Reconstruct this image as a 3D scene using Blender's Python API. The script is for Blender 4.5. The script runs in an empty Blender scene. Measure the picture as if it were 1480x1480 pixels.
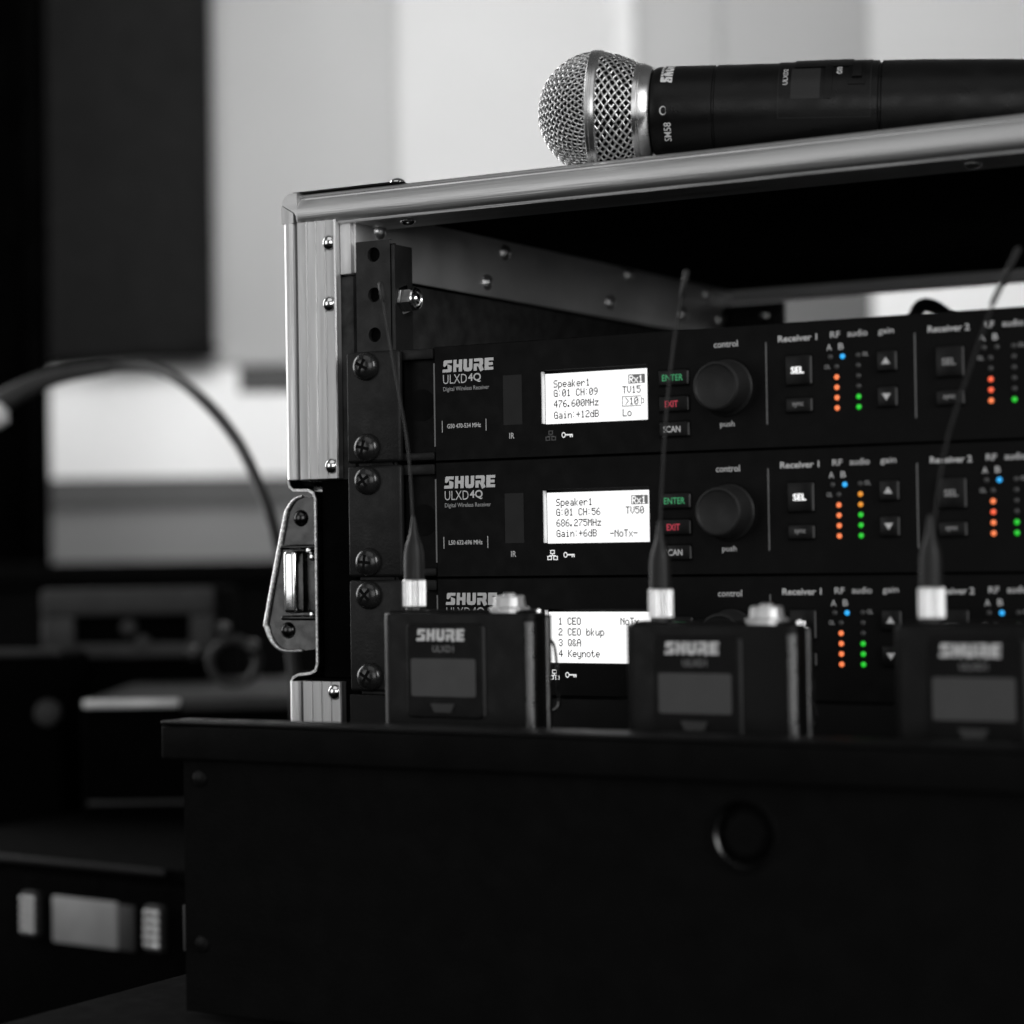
import bpy, bmesh, math, random
from mathutils import Vector, Matrix
random.seed(7)
PI = math.pi
S = 0.001                      # all dimensions below are millimetres
scene = bpy.context.scene
COL = scene.collection

# ------------------------------------------------------------------ camera
CAM = (496.26, -733.39, -79.55)
YAW, PITCH, ROLL = math.radians(30.0), 0.01791, -0.01502
cam_data = bpy.data.cameras.new('camera')
cam = bpy.data.objects.new('camera', cam_data); COL.objects.link(cam)
Fv = Vector((-math.sin(YAW)*math.cos(PITCH), math.cos(YAW)*math.cos(PITCH), math.sin(PITCH)))
Rv = Vector((math.cos(YAW), math.sin(YAW), 0)); Uv = Rv.cross(Fv)
R2 = Rv*math.cos(ROLL) + Uv*math.sin(ROLL); U2 = -Rv*math.sin(ROLL) + Uv*math.cos(ROLL)
cam.matrix_world = Matrix(((R2.x, U2.x, -Fv.x, CAM[0]*S), (R2.y, U2.y, -Fv.y, CAM[1]*S), (R2.z, U2.z, -Fv.z, CAM[2]*S), (0, 0, 0, 1)))
cam_data.sensor_width = 36; cam_data.lens = 79.22
cam_data.clip_start = 0.02; cam_data.clip_end = 60
cam_data.dof.use_dof = True; cam_data.dof.focus_distance = 0.862
cam_data.dof.aperture_fstop = 6.8; cam_data.dof.aperture_blades = 0
scene.camera = cam

# ------------------------------------------------------------------ light
world = bpy.data.worlds.new('World'); scene.world = world; world.use_nodes = True
world.node_tree.nodes['Background'].inputs[0].default_value = (1, 1, 1, 1)
world.node_tree.nodes['Background'].inputs[1].default_value = 0.08
def area(name, loc, target, sx, sy, power):
    l = bpy.data.lights.new(name, 'AREA'); l.shape = 'RECTANGLE'; l.size = sx; l.size_y = sy; l.energy = power
    o = bpy.data.objects.new(name, l); COL.objects.link(o); o.location = loc
    o.rotation_euler = (Vector(target) - Vector(loc)).to_track_quat('-Z', 'Y').to_euler()
    return o
area('window_light_right', (2.3, -0.75, 0.65), (0.15, 0, 0), 0.8, 1.3, 28)
area('ceiling_light_front', (0.1, -1.7, 1.9), (0.1, 0, 0), 2.2, 1.6, 8)
area('added_front_fill', (1.15, -2.3, 0.25), (0.2, 0, 0), 1.5, 1.2, 13)  # soft lamp added behind the camera to whiten the metal
area('window_light_front_left', (-1.5, -2.3, 0.30), (0.0, 0, 0), 1.4, 1.4, 10)
area('window_light_left', (-1.9, 0.5, 0.55), (0, 0.1, 0), 1.6, 1.5, 42)
wl_ = area('added_wall_fill', (0.06, 0.02, 1.05), (-1.0, 1.86, 0.38), 1.6, 0.6, 10.3)  # lamp added over the case only to brighten the far wall
wl_.data.spread = math.radians(75)
scene.view_settings.view_transform = 'Standard'; scene.view_settings.look = 'None'
scene.view_settings.exposure = 0; scene.view_settings.gamma = 1
scene.render.engine = 'CYCLES'
scene.cycles.use_denoising = True
scene.cycles.max_bounces = 8

# ------------------------------------------------------------------ materials
def srgb(v):
    v = v/255.0
    return v/12.92 if v <= 0.04045 else ((v+0.055)/1.055)**2.4
def mat(name, col, rough=0.5, metal=0.0, spec=0.5, bump=0.0, bscale=300.0, var=0.15, vscale=60.0, coat=0.0, rvar=0.1, stretch=None):
    m = bpy.data.materials.new(name); m.use_nodes = True
    nt = m.node_tree; N = nt.nodes; L = nt.links; b = N['Principled BSDF']
    c = (col, col, col) if not isinstance(col, tuple) else col
    tc = N.new('ShaderNodeTexCoord'); mp = N.new('ShaderNodeMapping')
    L.new(tc.outputs['Object'], mp.inputs['Vector'])
    if stretch: mp.inputs['Scale'].default_value = stretch
    n = N.new('ShaderNodeTexNoise'); n.inputs['Scale'].default_value = vscale; n.inputs['Detail'].default_value = 6
    L.new(mp.outputs[0], n.inputs['Vector'])
    r = N.new('ShaderNodeMapRange'); r.inputs[1].default_value = 0.3; r.inputs[2].default_value = 0.7
    r.inputs[3].default_value = 1-var; r.inputs[4].default_value = 1+var
    L.new(n.outputs['Fac'], r.inputs[0])
    mx = N.new('ShaderNodeVectorMath'); mx.operation = 'SCALE'; mx.inputs[0].default_value = c
    L.new(r.outputs[0], mx.inputs['Scale']); L.new(mx.outputs[0], b.inputs['Base Color'])
    rr = N.new('ShaderNodeMapRange'); rr.inputs[1].default_value = 0.3; rr.inputs[2].default_value = 0.7
    rr.inputs[3].default_value = max(0.02, rough-rvar); rr.inputs[4].default_value = min(1, rough+rvar)
    n2 = N.new('ShaderNodeTexNoise'); n2.inputs['Scale'].default_value = vscale*2.3; n2.inputs['Detail'].default_value = 4
    L.new(mp.outputs[0], n2.inputs['Vector']); L.new(n2.outputs['Fac'], rr.inputs[0]); L.new(rr.outputs[0], b.inputs['Roughness'])
    b.inputs['Metallic'].default_value = metal; b.inputs['Specular IOR Level'].default_value = spec
    b.inputs['Coat Weight'].default_value = coat
    if bump:
        n3 = N.new('ShaderNodeTexNoise'); n3.inputs['Scale'].default_value = bscale; n3.inputs['Detail'].default_value = 3
        L.new(mp.outputs[0], n3.inputs['Vector'])
        bp = N.new('ShaderNodeBump'); bp.inputs['Strength'].default_value = bump; bp.inputs['Distance'].default_value = 0.0004
        L.new(n3.outputs['Fac'], bp.inputs['Height']); L.new(bp.outputs[0], b.inputs['Normal'])
    return m
def emit(name, c, s=1.0, base=0.02):
    m = bpy.data.materials.new(name); m.use_nodes = True; b = m.node_tree.nodes['Principled BSDF']
    b.inputs['Base Color'].default_value = (base, base, base, 1); b.inputs['Roughness'].default_value = 0.4
    N = m.node_tree.nodes; L = m.node_tree.links
    n = N.new('ShaderNodeTexNoise'); n.inputs['Scale'].default_value = 40; n.inputs['Detail'].default_value = 2
    r = N.new('ShaderNodeMapRange'); r.inputs[3].default_value = s*0.92; r.inputs[4].default_value = s*1.08
    tc = N.new('ShaderNodeTexCoord'); L.new(tc.outputs['Object'], n.inputs['Vector'])
    L.new(n.outputs['Fac'], r.inputs[0]); L.new(r.outputs[0], b.inputs['Emission Strength'])
    b.inputs['Emission Color'].default_value = (*c, 1)
    return m
M = {
 'alu': mat('brushed_aluminium', 0.62, 0.48, 1.0, bump=0.30, bscale=1400, var=0.10, vscale=160, rvar=0.10, stretch=(0.03, 1, 1)),
 'alu_ribbed': mat('anodised_aluminium', 0.62, 0.5, 1.0, bump=0.30, bscale=1400, var=0.12, vscale=160, stretch=(1, 1, 0.04)),
 'alu_dull': mat('dull_aluminium_strip', 0.75, 0.55, 0.85, bump=0.15, bscale=250, var=0.15, vscale=18),
 'chrome': mat('chrome', 0.80, 0.14, 1.0, var=0.08, vscale=200, rvar=0.05),
 'chrome_dark': mat('dark_nickel', 0.055, 0.24, 1.0, bump=0.1, bscale=300, var=0.25, vscale=90),
 'steel_edge': mat('pale_sheet_edge', 0.75, 0.35, 1.0, bump=0.8, bscale=1500, var=0.35, vscale=900),  # edge metal, much paler than the sheet, with strong tone noise
 'black_face': mat('satin_black_faceplate', 0.0045, 0.50, 0.0, spec=0.07, bump=0.10, bscale=1400, var=0.12),
 'black_ear': mat('black_steel', 0.008, 0.45, 0.0, spec=0.2, bump=0.25, bscale=900, var=0.2),
 'black_rail': mat('powder_coated_rail', 0.011, 0.5, 0.0, spec=0.3, bump=0.35, bscale=1100, var=0.2),
 'black_screw': mat('black_oxide_screw', 0.016, 0.25, 0.3, spec=0.7, var=0.2, vscale=300),
 'black_hole': mat('hole_shade_and_bracket_black', 0.003, 0.8, 0.0, spec=0.1),  # deep black; shade of holes and recesses as colour, also the bracket
 'wood_black': mat('black_stained_plywood', 0.04, 0.75, 0.0, spec=0.25, bump=1.0, bscale=260, var=0.5, vscale=120),
 'laminate': mat('black_laminate', 0.002, 0.85, 0.0, spec=0.02, bump=0.2, bscale=700, var=0.2),
 'button': mat('black_rubber_button', 0.004, 0.40, 0.0, spec=0.2, var=0.1),
 'button_highlight': mat('painted_button_highlight', 0.10, 0.5, 0.0, spec=0.4),
 'knob': mat('soft_touch_knob', 0.013, 0.52, 0.0, spec=0.25, bump=0.25, bscale=1500, var=0.15),
 'print': mat('silver_grey_print', 0.62, 0.7, 0.0, spec=0.2, var=0.06),
 'print_dim': mat('grey_print', 0.36, 0.7, 0.0, spec=0.2, var=0.06),
 'line': mat('grey_divider_print', 0.17, 0.6, 0.0, spec=0.2, var=0.06),
 'ir': mat('smoked_infrared_window', 0.022, 0.55, 0.0, spec=0.1, var=0.05),
 'led_off': mat('unlit_led_lens', 0.045, 0.35, 0.0, spec=0.4),
 'lcd_ink': mat('lcd_segment', 0.02, 0.8, 0.0, spec=0.0),
 'mic_body': mat('mic_handle_black', 0.005, 0.36, 0.0, spec=0.2, bump=0.22, bscale=1600, var=0.15),
 'mic_wire': mat('grille_wire', 0.72, 0.30, 1.0, var=0.12, vscale=200),
 'mic_foam': mat('dark_grille_foam', 0.012, 0.95, 0.0, spec=0.05, bump=1, bscale=900, var=0.4),
 'mic_collar': mat('satin_nickel', 0.68, 0.30, 1.0, var=0.05),
 'mic_window': mat('mic_display_glass', 0.022, 0.4, 0.0, spec=0.2, var=0.1),
 'pack': mat('bodypack_black', 0.005, 0.42, 0.0, spec=0.1, bump=0.2, bscale=1200, var=0.15),
 'pack_metal': mat('bodypack_painted_metal', 0.004, 0.4, 0.2, spec=0.2, bump=0.15, bscale=1200, var=0.12),
 'pack_window': mat('bodypack_display_glass', 0.062, 0.5, 0.0, spec=0.2, var=0.06),
 'rubber': mat('black_antenna_rubber', 0.009, 0.5, 0.0, spec=0.3, var=0.1),
 'box_black': mat('black_textured_box', 0.003, 0.7, 0.0, spec=0.05, bump=0.5, bscale=600, var=0.2),
 'silver': mat('satin_silver', 0.9, 0.38, 1.0, var=0.04, vscale=200),
 'lcd_grey': emit('lcd_grey_bar', (1, 1, 1), 0.11),
 'painted_glow': mat('lit_wall_and_glint_white', 0.85, 0.5, 0.0, spec=0.3),  # white in place of the lit recess wall and the plug's glint
 'highlight_metal': mat('added_highlight_metal', 0.16, 0.32, 1.0, var=0.1, vscale=80),  # metal for parts added to show highlights
 'box_top': mat('box_rim_gloss', 0.003, 0.4, 0.0, spec=0.12, var=0.2),
 'table': mat('black_table_laminate', 0.002, 0.9, 0.0, spec=0.03, var=0.3, vscale=6),
 'grey_cable': mat('grey_rubber_cable', 0.03, 0.45, 0.0, spec=0.3, var=0.1),
 'floor': mat('dark_carpet', 0.02, 0.9, 0.0, spec=0.1, var=0.3, vscale=9),
 'drape': mat('black_drape_cloth', 0.001, 0.95, 0.0, spec=0.0, var=0.3, vscale=20),
 'dark_panel': mat('charcoal_acoustic_fabric', 0.012, 0.9, 0.0, spec=0.03, bump=0.6, bscale=400, var=0.2, vscale=60),
 'gear_grey': mat('grey_gear_bezel', 0.035, 0.6, 0.0, spec=0.3, var=0.15),
 'gear_light': mat('light_gear_label', 0.3, 0.5, 0.0, spec=0.3, var=0.1),
 'gear_black': mat('black_gear_case', 0.0015, 0.9, 0.0, spec=0.02, var=0.15),
 'lcd': emit('lcd_backlight', (1.0, 1.0, 1.0), 1.15),
 'sel_lit': emit('lit_button_legend', (1.0, 1.0, 1.0), 1.3),
 'sel_off': mat('unlit_button_legend', 0.30, 0.6, 0.0, spec=0.2),
 'txt_green': emit('green_backlit_legend', (0.03, 0.36, 0.13), 0.75),
 'txt_red': emit('red_backlit_legend', (0.65, 0.03, 0.07), 0.75),
 'txt_white': emit('white_backlit_legend', (0.5, 0.5, 0.5), 0.75),
 'icon_lit': emit('lit_status_icon', (0.9, 0.9, 0.9), 1.0),
 'icon_dim': mat('unlit_status_icon', 0.09, 0.6),
 'orange': emit('orange_led', (1.0, 0.22, 0.07), 1.15),
 'red': emit('red_orange_led', (1.0, 0.12, 0.045), 1.15),
 'amber': emit('amber_led', (0.85, 0.30, 0.02), 1.0),
 'green': emit('green_led', (0.012, 0.62, 0.025), 1.0),
 'blue': emit('blue_led', (0.02, 0.42, 0.95), 1.1),
}
for k, v in {'wall_a': .41, 'wall_b': .54, 'wall_c': .60, 'wall_d': .36, 'wall_e': .33, 'wall_f': .47, 'wall_g': .115, 'wall_h': .70, 'white_board': .80, 'rail_dark': .075, 'rail_mid': .145}.items():
    M[k] = mat('paint_'+k, v, 0.8, 0, spec=0.2, var=0.04, vscale=3)

# ------------------------------------------------------------------ mesh helpers (mm)
def box(bm, x0, x1, y0, y1, z0, z1, bev=0, seg=2):
    t = bmesh.new()
    bmesh.ops.create_cube(t, size=1)
    for v in t.verts:
        v.co = Vector(((x0+x1)/2+v.co.x*(x1-x0), (y0+y1)/2+v.co.y*(y1-y0), (z0+z1)/2+v.co.z*(z1-z0)))
    if bev: bmesh.ops.bevel(t, geom=t.edges[:], offset=bev, segments=seg, profile=0.5, affect='EDGES')
    me = bpy.data.meshes.new('t'); t.to_mesh(me); t.free(); bm.from_mesh(me); bpy.data.meshes.remove(me)
    return bm
def frame_of(a):
    a = Vector(a).normalized(); h = Vector((0, 0, 1)) if abs(a.z) < 0.9 else Vector((1, 0, 0))
    u = h.cross(a).normalized(); return a, u, a.cross(u)
def lathe(bm, o, axis, prof, seg=32, a0=0.0):
    a, u, w = frame_of(axis); o = Vector(o); rings = []
    for t, r in prof:
        if r < 1e-5: rings.append([bm.verts.new(o+a*t)])
        else: rings.append([bm.verts.new(o+a*t+(u*math.cos(a0+2*PI*i/seg)+w*math.sin(a0+2*PI*i/seg))*r) for i in range(seg)])
    for A, B in zip(rings, rings[1:]):
        for i in range(seg):
            j = (i+1) % seg
            if len(A) == 1 and len(B) == 1: continue
            if len(A) == 1: bm.faces.new((A[0], B[i], B[j]))
            elif len(B) == 1: bm.faces.new((A[i], B[0], A[j]))
            else: bm.faces.new((A[i], B[i], B[j], A[j]))
    return bm
def cyl(bm, p0, p1, r, seg=20, bev=0.0):
    p0, p1 = Vector(p0), Vector(p1); L = (p1-p0).length
    pr = [(0, 0), (0, r-bev)] + ([(bev, r), (L-bev, r)] if bev else [(0.0, r), (L, r)]) + [(L, r-bev), (L, 0)]
    return lathe(bm, p0, p1-p0, pr, seg)
def sweep(bm, pts, rad, seg=8, caps=True):
    pts = [Vector(p) for p in pts]; n = len(pts)
    if not isinstance(rad, (list, tuple)): rad = [rad]*n
    prev = None; rings = []
    for i, p in enumerate(pts):
        d = (pts[min(i+1, n-1)]-pts[max(i-1, 0)]).normalized()
        if prev is None: _, u, w = frame_of(d)
        else:
            u = (prev - d*prev.dot(d)).normalized(); w = d.cross(u)
        prev = u
        rings.append([bm.verts.new(p+(u*math.cos(2*PI*k/seg)+w*math.sin(2*PI*k/seg))*rad[i]) for k in range(seg)])
    for A, B in zip(rings, rings[1:]):
        for k in range(seg): bm.faces.new((A[k], A[(k+1) % seg], B[(k+1) % seg], B[k]))
    if caps:
        bm.faces.new(rings[0][::-1]); bm.faces.new(rings[-1])
    return bm
def smooth_path(P, n=8):
    P = [Vector(p) for p in P]; out = []
    for i in range(len(P)-1):
        a, b, c, d = P[max(i-1, 0)], P[i], P[i+1], P[min(i+2, len(P)-1)]
        for k in range(n):
            t = k/n
            out.append(0.5*((2*b)+(-a+c)*t+(2*a-5*b+4*c-d)*t*t+(-a+3*b-3*c+d)*t**3))
    out.append(P[-1]); return out
def prism(bm, poly, a0, a1, plane='xz'):
    """poly of 2-D points extruded along the third axis"""
    def P(p, a):
        return {'xz': (p[0], a, p[1]), 'yz': (a, p[0], p[1]), 'xy': (p[0], p[1], a)}[plane]
    A = [bm.verts.new(P(p, a0)) for p in poly]; B = [bm.verts.new(P(p, a1)) for p in poly]
    n = len(poly)
    bm.faces.new(A); bm.faces.new(B[::-1])
    for i in range(n): bm.faces.new((A[i], B[i], B[(i+1) % n], A[(i+1) % n]))
    return bm
def rrect(x0, x1, z0, z1, r, n=5):
    P = []
    for cx, cz, a in ((x1-r, z1-r, 0), (x0+r, z1-r, 90), (x0+r, z0+r, 180), (x1-r, z0+r, 270)):
        for k in range(n+1):
            t = math.radians(a+90*k/n); P.append((cx+r*math.cos(t), cz+r*math.sin(t)))
    return P
def hole_plate(bm, x0, x1, z0, z1, holes, y, depth, seg=20):
    """vertical plate front at y, holes = [(cx, cz, r)] stacked in z, walls run back by depth"""
    holes = sorted(holes, key=lambda h: h[1]); zc = z0
    def quad(a, b, c, d): bm.faces.new([bm.verts.new(p) for p in (a, b, c, d)])
    cells = []
    for i, (cx, cz, r) in enumerate(holes):
        h = r*1.6; cells.append((cz-h, cz+h))
    for (cx, cz, r), (a, b) in zip(holes, cells):
        if a > zc: quad((x0, y, zc), (x1, y, zc), (x1, y, a), (x0, y, a))
        C = []; O = []; I = []
        for k in range(seg):
            t = 2*PI*k/seg; dx, dz = math.cos(t), math.sin(t)
            s = min(((x1-cx)/dx if dx > 1e-6 else ((x0-cx)/dx if dx < -1e-6 else 1e9)), ((b-cz)/dz if dz > 1e-6 else ((a-cz)/dz if dz < -1e-6 else 1e9)))
            C.append(bm.verts.new((cx+r*dx, y, cz+r*dz))); O.append(bm.verts.new((cx+s*dx, y, cz+s*dz))); I.append(bm.verts.new((cx+r*dx, y+depth, cz+r*dz)))
        for k in range(seg):
            j = (k+1) % seg
            bm.faces.new((C[k], C[j], O[j], O[k])); bm.faces.new((C[k], I[k], I[j], C[j]))
            ok, oj = O[k].co, O[j].co
            for qx, qz in ((x0, a), (x1, a), (x0, b), (x1, b)):
                if ((abs(ok.x-qx) < 1e-4) != (abs(oj.x-qx) < 1e-4)) and ((abs(ok.z-qz) < 1e-4) != (abs(oj.z-qz) < 1e-4)) and (abs(ok.x-qx) < 1e-4 or abs(ok.z-qz) < 1e-4) and (abs(oj.x-qx) < 1e-4 or abs(oj.z-qz) < 1e-4):
                    bm.faces.new([O[k], O[j], bm.verts.new((qx, y, qz))])
        zc = b
    if z1 > zc: quad((x0, y, zc), (x1, y, zc), (x1, y, z1), (x0, y, z1))
    return bm
FONT_CACHE = {}
def text_tris(s, bold=0.0):
    key = (s, bold)
    if key not in FONT_CACHE:
        cu = bpy.data.curves.new('t', 'FONT'); cu.body = s; cu.size = 1; cu.offset = bold+0.007; cu.resolution_u = 3
        o = bpy.data.objects.new('t', cu); COL.objects.link(o)
        dg = bpy.context.evaluated_depsgraph_get(); me = o.evaluated_get(dg).to_mesh()
        V = [v.co.copy() for v in me.vertices]; Fc = [tuple(p.vertices) for p in me.polygons]
        o.evaluated_get(dg).to_mesh_clear(); bpy.data.objects.remove(o); bpy.data.curves.remove(cu)
        xs = [v.x for v in V]; ys = [v.y for v in V]
        FONT_CACHE[key] = (V, Fc, min(xs), max(xs), min(ys), max(ys))
    return FONT_CACHE[key]
def put_flat(bm, V, Fc, fn):
    vs = [bm.verts.new(fn(v)) for v in V]
    for f in Fc:
        try: bm.faces.new([vs[i] for i in f])
        except ValueError: pass
def text(bm, s, cx, cz, w, h, y, bold=0.0, fn=None):
    V, Fc, a, b, c, d = text_tris(s, bold)
    if fn is None: fn = lambda x, z: (x, y, z)
    put_flat(bm, V, Fc, lambda v: fn(cx+((v.x-a)/(b-a)-0.5)*w, cz+((v.y-c)/(d-c)-0.5)*h))
    return bm
# heavy wide block letters of the maker's wordmark, drawn as polygons on a 0..1 square each
WORD = {
 'S': [[(0.05, 0.52), (0.08, 0.90), (0.18, 1.0), (1.04, 1.0), (1.02, 0.75), (0.50, 0.75), (0.50, 0.67), (0.98, 0.52), (0.98, 0.12), (0.86, 0.0), (-0.06, 0.0), (-0.03, 0.25), (0.52, 0.25), (0.52, 0.34)]],
 'H': [[(0.0, 0), (0.36, 0), (0.36, 0.37), (0.62, 0.37), (0.62, 0), (0.98, 0), (1.04, 1), (0.66, 1), (0.64, 0.63), (0.40, 0.63), (0.42, 1), (0.06, 1)]],
 'U': [[(0.04, 1), (0.0, 0.22), (0.12, 0.02), (0.50, -0.02), (0.86, 0.02), (1.0, 0.22), (1.04, 1), (0.66, 1), (0.64, 0.30), (0.40, 0.30), (0.42, 1)]],
 'R': [[(0.0, 0), (0.36, 0), (0.36, 0.33), (0.50, 0.33), (0.74, -0.10), (0.92, -0.04), (1.12, 0.04), (0.96, 0.38), (1.06, 0.54), (1.06, 0.9), (0.96, 1), (0.06, 1), (0.05, 0.75), (0.66, 0.75), (0.66, 0.58), (0.03, 0.58)]],
 'E': [[(0.06, 0), (1.02, 0), (1.03, 0.24), (0.52, 0.24), (0.52, 0.38), (0.98, 0.38), (0.98, 0.62), (0.54, 0.62), (0.54, 0.76), (1.05, 0.76), (1.06, 1), (0.10, 1)]],
}
def wordmark(bm, x0, x1, z0, z1, y, fn=None):
    if fn is None: fn = lambda x, z: (x, y, z)
    W = (x1-x0)/5.0
    for i, ch in enumerate('SHURE'):
        for poly in WORD[ch]:
            P = [(x0+W*(i+0.02+0.88*px), z0+(z1-z0)*pz) for px, pz in poly]
            t = bmesh.new(); t.faces.new([t.verts.new((p[0], 0, p[1])) for p in P])
            bmesh.ops.triangulate(t, faces=t.faces[:])
            vs = [bm.verts.new(fn(v.co.x, v.co.z)) for v in t.verts]; t.verts.index_update()
            for f in t.faces: bm.faces.new([vs[v.index] for v in f.verts])
            t.free()
    return bm
def flat(bm, poly, y, fn=None):
    if fn is None: fn = lambda x, z: (x, y, z)
    bm.faces.new([bm.verts.new(fn(*p)) for p in poly]); return bm

def link(name, bm, m, parent=None, smooth=True, angle=35, tidy=True):
    if tidy:
        bmesh.ops.remove_doubles(bm, verts=bm.verts[:], dist=0.0005)
        bmesh.ops.recalc_face_normals(bm, faces=bm.faces[:])
    for v in bm.verts: v.co *= S
    me = bpy.data.meshes.new(name); bm.to_mesh(me); bm.free()
    me.materials.append(M[m] if isinstance(m, str) else m)
    if smooth and len(me.polygons):
        me.polygons.foreach_set('use_smooth', [True]*len(me.polygons))
        me.set_sharp_from_angle(angle=math.radians(angle))
    o = bpy.data.objects.new(name, me); COL.objects.link(o)
    if parent: o.parent = parent
    return o
def ink(name, bm, m, parent): return link(name, bm, m, parent, smooth=False, tidy=False)
def tag(o, label, cat, group=None):
    o['label'] = label; o['category'] = cat
    if group: o['group'] = group
    return o
def thing(name, label, cat, loc=(0, 0, 0), rz=0.0, group=None):
    o = bpy.data.objects.new(name, None); COL.objects.link(o); o.empty_display_size = 0.02
    o.location = [c*S for c in loc]; o.rotation_euler = (0, 0, rz)
    return tag(o, label, cat, group)
def share(src, name, loc, parent, rot=(0, 0, 0)):
    o = src.copy(); o.name = name; COL.objects.link(o); o.parent = parent; o.location = [c*S for c in loc]; o.rotation_euler = rot
    return o
def B(): return bmesh.new()
def room(r, d, z): return (CAM[0]+r*math.cos(YAW)-d*math.sin(YAW), CAM[1]+r*math.sin(YAW)+d*math.cos(YAW), z)

# ================================================================== the setting
def structure(name, bm, m, loc=(0, 0, 0), rz=0.0, parent=None):
    o = link(name, bm, m, parent)
    if parent is None:
        o.location = [c*S for c in loc]; o.rotation_euler = (0, 0, rz); o['kind'] = 'structure'
    return o
structure('floor', box(B(), -4000, 4000, -4000, 5000, -1040, -1030), 'floor')
wl = room(0, 3000, 0)
wall = structure('wall', box(B(), -2600, 2600, 12, 120, -1030, 2200), 'wall_a', wl, YAW)
def wall_piece(name, r0, r1, z0, z1, m, proud=0): structure(name, box(B(), r0, r1, -proud, 12.5, z0, z1, 1.5), m, parent=wall)
wall_piece('wall_panel', -396, -146, 176, 1400, 'wall_a')
wall_piece('wall_panel', -145, 139, 20, 1400, 'wall_b')
wall_piece('wall_panel', 140, 174, 20, 1400, 'wall_c', 6)
wall_piece('wall_panel', 175, 287, 20, 1400, 'wall_d')
wall_piece('wall_panel', 288, 484, 420, 1400, 'wall_e')
wall_piece('wall_panel', 288, 484, 20, 419, 'wall_g', 2)
wall_piece('wall_panel', 485, 1100, 420, 1400, 'wall_f', 5)
wall_piece('wall_panel', 485, 1100, 20, 419, 'wall_h', 7)
wall_piece('white_board', -640, -146, 27, 172, 'white_board', 4)
wall_piece('dark_trim', -361, -150, 138, 173, 'rail_dark', 8)
wall_piece('dark_trim', -640, 1100, -14, 27, 'rail_dark', 9)
wall_piece('wall_panel', -640, 1100, -220, -14, 'rail_mid', 3)

t = thing('acoustic_panel', 'charcoal fabric covered panel hanging on the pale wall above the white board', 'panel', room(-610, 2950, 170), YAW)
link('panel_face', box(B(), 4, 222, -22, 18, 10, 1200, 5), 'dark_panel', t)
link('panel_frame', prism(B(), [(0, 0), (226, 20), (226, 26), (0, 6)], -24, 20), 'gear_black', t)
# black drape at the far left
bm = B(); n = 90; top = []; bot = []
for i in range(n+1):
    x = -1300+i*(788/n); y = 18*math.sin(i*0.9)+7*math.sin(i*2.3+1)
    top.append(bm.verts.new((x, y, 1300))); bot.append(bm.verts.new((x, y*1.3, -1028)))
for i in range(n): bm.faces.new((bot[i], bot[i+1], top[i+1], top[i]))
dr = link('drape', bm, 'drape'); dr.location = [c*S for c in room(0, 2500, 0)]; dr.rotation_euler = (0, 0, YAW)
so = dr.modifiers.new('thickness', 'SOLIDIFY'); so.thickness = 0.003
tag(dr, 'black drape hanging in folds at the far left behind the gear', 'drape')

# table carrying everything
TZ = -350
t = thing('table', 'black laminate table under the rack case and the blurred gear', 'table', (CAM[0], CAM[1], -1030), YAW)
link('table_top', box(B(), -1300, 700, 420, 2060, TZ+1000, TZ+1030, 2), 'table', t)
for r_, d_ in ((-1260, 470), (660, 470), (-1260, 2010), (660, 2010)):
    link('leg', box(B(), r_-20, r_+20, d_-20, d_+20, 0, TZ+999.5, 3), 'gear_black', t)
# black cabinet behind the table
t = thing('cabinet', 'low black cabinet in front of the wall behind the table', 'cabinet', room(-80, 2250, -1030), YAW)
link('cabinet_body', box(B(), -640, 700, 0, 350, 0, 925, 3), 'gear_black', t)
link('cabinet_top', box(B(), -650, 710, -12, 360, 925.5, 946, 3), 'gear_black', t)

# ================================================================== rack flight case
CX1 = 512.6          # right outer face
ZT, ZB = 62.0, -222.0
case = thing('rack_flight_case', 'black flight case with aluminium edges, open front, holding the stacked receivers', 'flight case', (0, 0, 0))
link('lid_panel', box(B(), -26, CX1-4, 3, 362, 57.5, 62, 0.5), 'laminate', case)
link('side_panel', box(B(), -28.5, -8, 26, 362, ZB+2, 57, 0.5), 'laminate', case)
link('side_board', box(B(), -23, -0.2, 4, 26, -49.8, 30.5, 0.6), 'wood_black', case)
link('side_board', box(B(), -16.2, -0.2, 3.4, 26, -128, -50, 0.6), 'laminate', case)
link('side_board', box(B(), -23, -0.2, 4, 26, ZB+3, -128.2, 0.6), 'laminate', case)
link('corner_bracket', box(B(), -5.1, -0.1, 2.2, 26, 31, 52.5, 0.5), 'alu_dull', case)
link('side_lining', box(B(), -7.9, -0.1, 26, 361, ZB+3, 30.5, 0.4), 'wood_black', case)
link('side_panel', box(B(), 482.8, CX1-2, 4, 362, ZB+2, 57, 0.5), 'laminate', case)
link('floor_panel', box(B(), -26, CX1-4, 3, 362, ZB+1, ZB+8, 0.5), 'laminate', case)
# top extrusion: rounded bead on the front, ribbed leg running back under the lid
prof = [(22, 64.6), (4.5, 64.6), (2.2, 64.2), (1.0, 63.6), (0.45, 62.8), (1.4, 62.5), (1.4, 61.9), (0.2, 61.4), (-0.6, 60.2), (-1.2, 58.8), (-1.45, 57.2), (-1.3, 55.6), (-0.8, 54.0), (0.1, 52.8), (1.0, 52.2)]
y = 1.0
while y < 24:
    prof += [(y+0.3, 51.2), (y+3.1, 50.9), (y+3.4, 51.9), (y+3.9, 51.9)]; y += 4.2
prof += [(y, 52.0), (y, 53.4), (4.0, 53.6), (4.0, 62.6), (22, 62.6)]
bm = prism(B(), prof, -23, CX1+1, 'yz')
top_ex = link('top_edge_extrusion', bm, 'alu', case, angle=28)
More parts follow.
